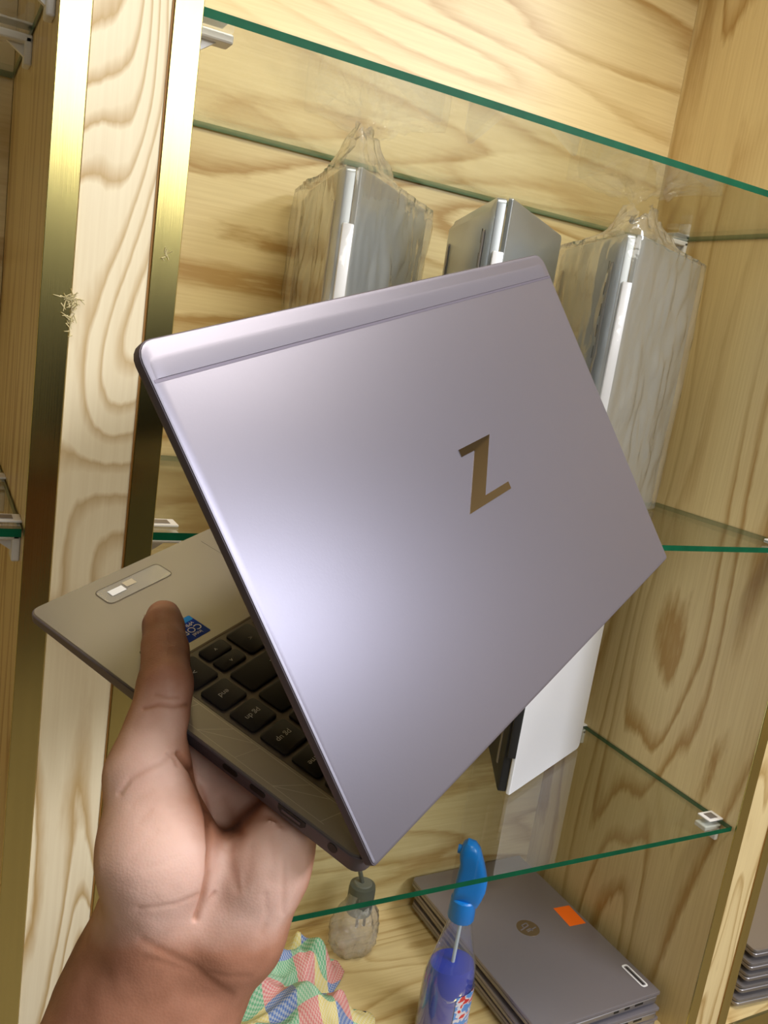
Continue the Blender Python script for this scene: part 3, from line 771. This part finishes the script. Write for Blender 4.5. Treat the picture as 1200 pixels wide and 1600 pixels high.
def cloth():
    n = 110; x0, x1, y0, y1 = 0.05, 0.400, 0.03, 0.325
    vs_, fs, uvs = [], [], []
    for j in range(n+1):
        for i in range(n+1):
            u, v = i/n, j/n
            px, py = x0 + (x1-x0)*u, y0 + (y1-y0)*v
            q = Vector((u*3.0, v*3.0, 3.7))
            px += mnoise.noise(q*1.3)*0.02; py += mnoise.noise(q*1.3 + Vector((9, 0, 0)))*0.02
            # ragged right edge: a tongue reaching back and one in front
            lim = 0.915 + 0.075*math.cos((v-0.47)*2*math.pi/0.34)
            px = min(px, x0 + (x1-x0)*lim) if u > lim else px
            e = min(u/0.12, (lim-u)/0.12 if u < lim else 0, v/0.12, (1-v)/0.12); e = max(0, min(1, e)); e = e*e*(3-2*e)
            fold = 0.030*(1-abs(mnoise.noise(q*1.1))*2) + 0.014*(1-abs(mnoise.noise(q*2.6 + Vector((3, 1, 0))))*2) + 0.012*math.sin(v*16 + 4*mnoise.noise(q)*2 + u*6)
            z = 0.0015 + e*max(0.004, 0.020 + fold)
            vs_.append((px-0.24, py-0.18, z)); uvs.append((u, v*0.85))
    for j in range(n):
        for i in range(n):
            a = j*(n+1)+i; fs.append((a, a+1, a+n+2, a+n+1))
    me = bpy.data.meshes.new('checked_cloth'); me.from_pydata(vs_, [], fs); me.update()
    ul = me.uv_layers.new(name='UVMap')
    for l in me.loops: ul.data[l.index].uv = uvs[l.vertex_index]
    o = link_mesh('checked_cloth', me, cloth_mat(), None, True)
    o.location = (0.24, 0.18, FZ+0.0005)
    sm = o.modifiers.new('thickness', 'SOLIDIFY'); sm.thickness = 0.001; sm.offset = 1
    return tag(o, 'crumpled multicoloured checked woven cloth on the cabinet floor by the wrist', 'cloth')
cloth()

# ------------------------------------------------------------------ power plug and its pouch
M['plug'] = pbr('grey_plug_plastic', srgb(86, 92, 88), 0.4)
PX, PY = 0.424, 0.300
pg = empty('power_plug', (PX, PY, FZ+0.002), label='grey power plug with cable standing near the back panel', cat='plug')
MB().lathe([(0.014, 0.060), (0.0185, 0.063), (0.0195, 0.070), (0.0195, 0.100), (0.0185, 0.106), (0.0140, 0.108)], n=32).build('plug_body', M['plug'], pg, True, 40)
MB().lathe([(0.0135, 0.108), (0.0125, 0.110)], n=28).build('cap_inset', pbr('plug_inset', srgb(120, 122, 116), 0.45), pg, True, 40)
for s in (-1, 1):
    MB().tube([(s*0.006+0.006, 0, 0.062), (s*0.006+0.006, -0.001, 0.0365)], 0.0022, 10).build('pin', pbr('dark_brass_pin', srgb(92, 62, 30), 0.35, 0.6), pg, True, 40)
cab_pts = []
import itertools
ctrl = [(0, 0, 0.104), (-0.006, 0.002, 0.125), (-0.014, 0.006, 0.150), (-0.022, 0.018, 0.178), (-0.026, 0.040, 0.200), (-0.026, 0.062, 0.206)]
def catmull(P, k=8):
    P = [Vector(p) for p in P]; Q = [P[0]*2-P[1]] + P + [P[-1]*2-P[-2]]; o = []
    for i in range(1, len(Q)-2):
        for s in range(k):
            t = s/k; a, b, c, d = Q[i-1], Q[i], Q[i+1], Q[i+2]
            o.append(0.5*((2*b) + (c-a)*t + (2*a-5*b+4*c-d)*t*t + (3*b-a-3*c+d)*t**3))
    return o + [P[-1]]
MB().tube(catmull(ctrl), 0.0034, 10).build('cable', M['plug'], pg, True)
MB().lathe([(0.013, -0.002), (0.013, 0.0015), (0.0085, 0.002)], n=28).xf(lambda p: (PX-0.026+p[0], DEP-p[2], FZ+0.208+p[1])).build('cable_grommet', M['dark'], cab, True, 40)
def pouch():
    nn, nz_ = 48, 18; rings = []
    for k in range(nz_+1):
        t = k/nz_
        z = 0.0 + 0.098*t
        r = 0.030*(0.70 + 0.55*math.sin(math.pi*min(1, t*1.15))**0.8)*(1 - 0.30*t)
        ring = []
        for j in range(nn):
            a = 2*math.pi*j/nn
            q = Vector((math.cos(a)*1.3, math.sin(a)*1.3, t*3 + 2.2))
            rr = r*(1 + 0.22*mnoise.noise(q*1.6) + 0.10*mnoise.noise(q*5))
            ring.append((rr*math.cos(a)*1.15, rr*math.sin(a)*0.85, z))
        rings.append(ring)
    o = MB().loft(rings, True, False).build('plastic_pouch', M['pouch'], None, True)
    o.location = (PX-0.004, PY-0.003, FZ+0.0006)
    return tag(o, 'small crumpled clear plastic pouch around the grey plug', 'bag')
M['pouch'] = clear('milky_pouch', (0.90, 0.88, 0.84), 0.07, 0.15, haze=0.26, hazecol=(0.80, 0.76, 0.68), bump=0.6, bump_scale=70, fpow=3.0)
pouch()
# ------------------------------------------------------------------ the hand holding the laptop
def sd_cone(P, a, b, ra, rb):
    """distance to a tapered capsule"""
    a = np.asarray(a, np.float32); b = np.asarray(b, np.float32)
    d = b - a; L2 = float(d @ d)
    t = np.clip(((P - a) @ d)/L2, 0, 1)
    q = P - (a + t[:, None]*d)
    return np.sqrt((q*q).sum(1)) - (ra + (rb-ra)*t)

def smin(a, b, k):
    h = np.clip(0.5 + 0.5*(b-a)/k, 0, 1)
    return b*(1-h) + a*h - k*h*(1-h)

def surface_nets(F, org, h):
    nx, ny, nz = F.shape
    S = F < 0
    c = [S[dx:nx-1+dx, dy:ny-1+dy, dz:nz-1+dz] for dx in (0, 1) for dy in (0, 1) for dz in (0, 1)]
    cnt = sum(x.astype(np.int8) for x in c)
    act = (cnt > 0) & (cnt < 8)
    idx = -np.ones(act.shape, np.int64); I = np.argwhere(act); idx[act] = np.arange(len(I))
    acc = np.zeros((len(I), 3)); num = np.zeros(len(I))
    offs = [(dx, dy, dz) for dx in (0, 1) for dy in (0, 1) for dz in (0, 1)]
    for a in offs:
        for ax in range(3):
            if a[ax] == 0:
                b = list(a); b[ax] = 1
                fa = F[I[:, 0]+a[0], I[:, 1]+a[1], I[:, 2]+a[2]]; fb = F[I[:, 0]+b[0], I[:, 1]+b[1], I[:, 2]+b[2]]
                cr = (fa < 0) != (fb < 0)
                t = np.where(cr, fa/np.where(fa-fb == 0, 1, fa-fb), 0)
                p = np.array(a, float)[None, :].repeat(len(I), 0); p[:, ax] += t
                acc[cr] += p[cr]; num[cr] += 1
    V = (I + acc/num[:, None])*h + org
    Q = []
    for ax in range(3):
        u, v = (ax+1) % 3, (ax+2) % 3
        sl = [slice(1, -1)]*3; sl[ax] = slice(0, -1)
        s0 = [slice(None)]*3; s0[ax] = slice(0, -1); s1 = [slice(None)]*3; s1[ax] = slice(1, None)
        A = S[tuple(s0)]; B = S[tuple(s1)]
        E = np.argwhere(A != B)
        E = E[(E[:, u] > 0) & (E[:, v] > 0) & (E[:, u] < F.shape[u]-1) & (E[:, v] < F.shape[v]-1)]
        def g(du, dv):
            k = E.copy(); k[:, u] -= du; k[:, v] -= dv; return idx[k[:, 0], k[:, 1], k[:, 2]]
        q = np.stack([g(1, 1), g(0, 1), g(0, 0), g(1, 0)], 1)
        fl = ~A[E[:, 0], E[:, 1], E[:, 2]]
        q[fl] = q[fl][:, ::-1]
        Q.append(q)
    return V, np.concatenate(Q)

def lapn(*p): return lap(*p)
def build_hand():
    u = unproj
    # (start, end, r0, r1, blend)
    MCP = {'i': lap(0.024, 0.112, -0.0300), 'm': lap(0.028, 0.090, -0.0305), 'r': lap(0.024, 0.068, -0.0300), 'p': lap(0.014, 0.0475, -0.0275)}
    prim = []
    # forearm (three parallel cones give an oval section)
    prim += [(u(186, 1540, 0.366), u(40, 1840, 0.350), 0.0205, 0.0260, 0.02), (u(292, 1560, 0.366), u(150, 1840, 0.350), 0.0205, 0.0260, 0.02), (u(242, 1550, 0.364), u(95, 1840, 0.350), 0.0215, 0.0270, 0.02)]
    e0, e1, e2 = u(150, 1840, 0.350), u(40, 1840, 0.350), u(95, 1840, 0.350)
    fd = (e2 - u(242, 1550, 0.364)); fd = fd/np.linalg.norm(fd)*0.11
    prim += [(e0, e0+fd, 0.0260, 0.0300, 0.02), (e1, e1+fd, 0.0260, 0.0300, 0.02), (e2, e2+fd, 0.0270, 0.0310, 0.02)]
    # wrist
    prim += [(u(190, 1540, 0.367), u(222, 1440, 0.366), 0.0200, 0.0190, 0.018), (u(292, 1560, 0.366), u(358, 1455, 0.366), 0.0200, 0.0190, 0.018), (u(252, 1550, 0.365), u(290, 1440, 0.368), 0.0210, 0.0185, 0.018)]
    # metacarpals into the palm
    prim += [(u(232, 1440, 0.372), MCP['i'], 0.0170, 0.0140, 0.014), (u(278, 1440, 0.374), MCP['m'], 0.0170, 0.0138, 0.014),
             (u(322, 1440, 0.374), MCP['r'], 0.0170, 0.0132, 0.014), (u(360, 1440, 0.370), MCP['p'], 0.0170, 0.0122, 0.014)]
    # hypothenar eminence and the pads below the fingers
    prim += [(u(368, 1452, 0.361), u(418, 1350, 0.358), 0.0205, 0.0170, 0.012), (u(418, 1350, 0.359), u(447, 1292, 0.360), 0.0165, 0.0120, 0.010)]
    # thenar eminence
    prim += [(u(240, 1445, 0.357), u(246, 1335, 0.350), 0.0200, 0.0228, 0.012), (u(246, 1335, 0.350), u(232, 1220, 0.3615), 0.0228, 0.0175, 0.010)]
    # web between thumb and index
    prim += [(u(240, 1250, 0.374), lap(0.012, 0.112, -0.025), 0.0130, 0.0110, 0.010)]
    # thumb
    T0 = u(230, 1205, 0.3635); T1 = lap(0.0030, 0.1150, 0.0118); T2 = lap(0.0195, 0.1345, 0.0122); T3 = lap(0.0305, 0.1480, 0.0112); T4 = lap(0.0365, 0.1550, 0.0098)
    prim += [(T0, T1, 0.0165, 0.0118, 0.008), (T1, T2, 0.0116, 0.0108, 0.004), (T2, T3, 0.0108, 0.0101, 0.0015), (T3, T4, 0.0101, 0.0088, 0.0015)]
    # fingers lying under the base
    zb = -0.0125
    fin = {'i': [(0.054, 0.122, 0.0098), (0.077, 0.1245, 0.0085), (0.096, 0.1260, 0.0074)],
           'm': [(0.062, 0.097, 0.0100), (0.088, 0.0985, 0.0087), (0.108, 0.0990, 0.0075)],
           'r': [(0.058, 0.0715, 0.0096), (0.083, 0.0715, 0.0084), (0.103, 0.0710, 0.0073)],
           'p': [(0.042, 0.0450, 0.0084), (0.060, 0.0430, 0.0074), (0.076, 0.0415, 0.0065)]}
    r0 = {'i': 0.0115, 'm': 0.0118, 'r': 0.0112, 'p': 0.0100}
    fin_prims = []
    tips = {}
    for k in 'imrp':
        a, ra = MCP[k], r0[k]
        for x, y, r in fin[k]:
            b = lap(x, y, zb - r - 0.0006)
            fin_prims.append((a, b, ra, r, 0.0035)); a, ra = b, r
        tips[k] = (lap(*[fin[k][2][0]-0.003, fin[k][2][1], zb-fin[k][2][2]*2-0.0002]), fin[k][2][2])
    allp = prim + fin_prims
    pts = np.array([p for q in allp for p in q[:2]]); rr = max(q[2] for q in allp)
    lo = pts.min(0) - rr - 0.006; hi = pts.max(0) + rr + 0.006
    h = 0.0016
    n = np.ceil((hi-lo)/h).astype(int) + 1
    gx, gy, gz = [lo[i] + h*np.arange(n[i]) for i in range(3)]
    F = np.full(tuple(n), 0.05, np.float32)
    for a, b, ra, rb, k in allp:
        m_ = max(ra, rb) + 0.022
        l = np.minimum(a, b) - m_; g = np.maximum(a, b) + m_
        i0 = np.clip(((l-lo)/h).astype(int), 0, n-1); i1 = np.clip(((g-lo)/h).astype(int)+2, 1, n)
        X = np.stack(np.meshgrid(gx[i0[0]:i1[0]], gy[i0[1]:i1[1]], gz[i0[2]:i1[2]], indexing='ij'), -1)
        shp = X.shape[:3]
        d = sd_cone(X.reshape(-1, 3).astype(np.float32), a, b, ra, rb).reshape(shp)
        sub = F[i0[0]:i1[0], i0[1]:i1[1], i0[2]:i1[2]]
        F[i0[0]:i1[0], i0[1]:i1[1], i0[2]:i1[2]] = smin(sub, d, k)
    # keep clear of the laptop base (the flesh flattens against it)
    X = np.stack(np.meshgrid(gx, gy, gz, indexing='ij'), -1).reshape(-1, 3)
    q = (X - TW) @ LW
    cz = 0.5*(0.0003 - 0.0126); hz = 0.5*(0.0003 + 0.0126)
    dx_ = np.maximum(-0.0010 - q[:, 0], q[:, 0]-LAPW); dy_ = np.maximum(-0.002-q[:, 1], q[:, 1]-LAPD); dz_ = np.abs(q[:, 2]-cz)-hz
    ins = np.maximum(np.maximum(dx_, dy_), dz_).reshape(F.shape)
    F = -smin(-F, ins.astype(np.float32), 0.0030)
    V, Q = surface_nets(F, lo, h)
    # drop stray pieces: keep everything reachable is fine, then smooth a little
    me = bpy.data.meshes.new('person'); me.from_pydata(V.tolist(), [], Q.tolist()); me.update()
    bm = bmesh.new(); bm.from_mesh(me)
    bmesh.ops.recalc_face_normals(bm, faces=bm.faces)
    for _ in range(3): bmesh.ops.smooth_vert(bm, verts=bm.verts, factor=0.5, use_axis_x=True, use_axis_y=True, use_axis_z=True)
    bmesh.ops.subdivide_edges(bm, edges=bm.edges[:], cuts=1, use_grid_fill=True, smooth=0.0)
    for _ in range(3): bmesh.ops.smooth_vert(bm, verts=bm.verts, factor=0.5, use_axis_x=True, use_axis_y=True, use_axis_z=True)
    bm.normal_update(); bm.to_mesh(me); bm.free()
    nv = len(me.vertices)
    co = np.empty(nv*3); me.vertices.foreach_get('co', co); co = co.reshape(-1, 3)
    no = np.empty(nv*3); me.vertex_normals.foreach_get('vector', no); no = no.reshape(-1, 3)
    # skin folds: thin grooves pressed into the side of the hand that faces up
    view = CAM - co; view /= np.linalg.norm(view, axis=1)[:, None]
    facing = (no*view).sum(1) > 0.05
    px, py = topix(co)
    c5 = lambda L: [(60+a/2.4, 1100+b/2.4) for a, b in L]
    c4 = lambda L: [(a/2.143, 780+b/2.143) for a, b in L]
    folds = [(c5([(525, 185), (575, 250), (612, 330), (635, 420), (643, 540), (635, 640), (610, 745), (588, 805)]), 0.0015, 3.6),
             (c5([(505, 185), (460, 220), (400, 248), (345, 280), (305, 335)]), 0.0005, 4.0),
             (c5([(425, 325), (385, 350), (345, 385)]), 0.00014, 4.5),
             (c5([(420, 400), (380, 440)]), 0.00014, 4.5), (c5([(445, 480), (400, 520), (340, 590)]), 0.00014, 4.5),
             (c5([(520, 575), (460, 600), (400, 618)]), 0.00014, 4.5), (c5([(600, 712), (520, 748), (440, 762), (375, 768)]), 0.00042, 3.4),
             (c5([(660, 705), (625, 745), (600, 790)]), 0.0006, 2.0),
             (c5([(390, 885), (440, 912), (520, 952), (590, 990), (650, 1040), (725, 1092)]), 0.0004, 6.0),
             (c5([(400, 950), (520, 985), (600, 1010)]), 0.0002, 5.0),
             (c5([(600, 1000), (700, 1020), (790, 1020)]), 0.0002, 4.0),
             (c5([(690, 360), (722, 420), (752, 480)]), 0.00060, 7.2), (c5([(715, 540), (722, 610), (745, 690)]), 0.00050, 6.3),
             (c5([(925, 590), (920, 680), (918, 780)]), 0.00040, 4.7), (c5([(850, 720), (858, 800), (840, 860)]), 0.00025, 5.4),
             (c5([(800, 540), (795, 600), (770, 680)]), 0.00030, 7.2), (c5([(870, 520), (880, 600), (870, 660)]), 0.00025, 7.2),
             (c4([(478, 700), (530, 688), (585, 694), (628, 688)]), 0.0008, 2.6), (c4([(520, 655), (560, 662), (600, 664)]), 0.0004, 2.2),
             (c4([(560, 850), (585, 870), (592, 890)]), 0.0007, 2.4)]
    disp = np.zeros(nv)
    for line, dep, sg in folds:
        L = np.array(line)
        best = np.full(nv, 1e9)
        for i in range(len(L)-1):
            a, b = L[i], L[i+1]; d = b-a
            t = np.clip(((px-a[0])*d[0] + (py-a[1])*d[1])/(d@d), 0, 1)
            best = np.minimum(best, np.hypot(px-a[0]-t*d[0], py-a[1]-t*d[1]))
        disp = np.maximum(disp, dep*np.exp(-(best/sg)**2/1.4))
    co = co - no*(disp*facing)[:, None]
    # tendons / soft unevenness
    lumps = np.array([mnoise.noise(Vector(p)*55)*0.0006 + mnoise.noise(Vector(p)*140)*0.00022 for p in co])
    inside = np.maximum(np.abs((((co-TW) @ LW)[:, 2]) + 0.006) - 0.010, 0)      # leave the contact faces flat
    co = co + no*(lumps*np.clip(inside/0.004, 0, 1))[:, None]
    me.vertices.foreach_set('co', co.ravel()); me.update()
    # pigment: pale palm, browner back of the hand and wrist; thumb browner, with its shade painted in
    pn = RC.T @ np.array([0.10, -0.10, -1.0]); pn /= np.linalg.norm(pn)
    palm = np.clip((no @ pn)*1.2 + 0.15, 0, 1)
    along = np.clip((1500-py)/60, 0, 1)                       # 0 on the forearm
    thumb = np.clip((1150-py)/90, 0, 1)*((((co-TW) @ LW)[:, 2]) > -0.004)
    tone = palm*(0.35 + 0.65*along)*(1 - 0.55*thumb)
    tone = np.clip(tone - 0.35*np.clip(disp/0.0012, 0, 1), 0, 1)  # skin folds darkened: crease shade painted into the tone
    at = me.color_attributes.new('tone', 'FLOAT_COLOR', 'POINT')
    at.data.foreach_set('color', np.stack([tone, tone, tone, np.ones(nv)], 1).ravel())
    m_, nt, out = newmat('brown_skin')
    p = N(nt, 'ShaderNodeBsdfPrincipled'); p.inputs['Roughness'].default_value = 0.5; p.inputs['Specular IOR Level'].default_value = 0.35
    p.inputs['Subsurface Weight'].default_value = 0.15; p.inputs['Subsurface Radius'].default_value = (1.0, 0.35, 0.2); p.inputs['Subsurface Scale'].default_value = 0.004
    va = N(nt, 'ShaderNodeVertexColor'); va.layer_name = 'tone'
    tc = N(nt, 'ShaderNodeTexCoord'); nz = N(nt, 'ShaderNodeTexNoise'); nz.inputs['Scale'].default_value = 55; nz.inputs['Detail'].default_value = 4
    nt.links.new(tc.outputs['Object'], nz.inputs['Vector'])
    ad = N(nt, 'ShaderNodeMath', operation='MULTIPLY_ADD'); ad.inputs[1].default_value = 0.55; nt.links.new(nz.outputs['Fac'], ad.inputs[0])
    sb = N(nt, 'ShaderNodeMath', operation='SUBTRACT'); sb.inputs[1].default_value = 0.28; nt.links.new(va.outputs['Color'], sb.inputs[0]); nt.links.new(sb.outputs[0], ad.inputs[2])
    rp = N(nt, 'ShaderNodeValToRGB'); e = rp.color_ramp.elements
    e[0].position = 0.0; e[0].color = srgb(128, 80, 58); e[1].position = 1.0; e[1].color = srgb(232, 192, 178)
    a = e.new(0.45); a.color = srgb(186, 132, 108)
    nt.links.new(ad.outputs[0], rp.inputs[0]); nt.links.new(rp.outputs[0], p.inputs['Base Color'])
    nb = N(nt, 'ShaderNodeTexVoronoi'); nb.inputs['Scale'].default_value = 900; nt.links.new(tc.outputs['Object'], nb.inputs['Vector'])
    bp = N(nt, 'ShaderNodeBump'); bp.inputs['Strength'].default_value = 0.12; bp.inputs['Distance'].default_value = 0.0006
    nt.links.new(nb.outputs['Distance'], bp.inputs['Height']); nt.links.new(bp.outputs[0], p.inputs['Normal'])
    nt.links.new(p.outputs[0], out.inputs[0])
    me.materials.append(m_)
    me.polygons.foreach_set('use_smooth', [True]*len(me.polygons))
    o = bpy.data.objects.new('person', me); COL.objects.link(o)
    tag(o, 'bare left hand and wrist gripping the half open laptop, thumb on top', 'person')
    # nails
    nm = pbr('nail', srgb(214, 160, 140), 0.25)
    def nail(c, axis, out_dir, r, L):
        axis = Vector(axis).normalized(); od = Vector(out_dir); od = (od - axis*od.dot(axis)).normalized(); sd = axis.cross(od)
        mb = MB(); rings = []
        for i in range(7):
            s = -0.5 + i/6
            wdt = 0.92*(1 - 0.25*max(0, s)**2*4)
            rings.append([Vector(c) + axis*(s*L) + (sd*math.sin(a*wdt) + od*math.cos(a*wdt))*(r*1.03 - 0.0006*abs(s)*2) for a in [-0.85 + 1.7*j/8 for j in range(9)]])
        mb.loft(rings, False, False, closed=False)
        q = mb.build('fingernail', nm, o, True); return q
    down = LW @ np.array([0, 0, -1.0])
    for k in 'imrp':
        x, y, r = fin[k][2]; x2, y2, _ = fin[k][1]
        nail(lap(x-0.001, y, zb-r-0.0006), lap(x, y, 0)-lap(x2, y2, 0), down, r, r*1.5)
    back = -(RC.T @ np.array([0.75, 0.0, -0.65]))
    nail((T3*0.35+T4*0.65), T4-T3, back, 0.0093, 0.0125)
    return o
build_hand()
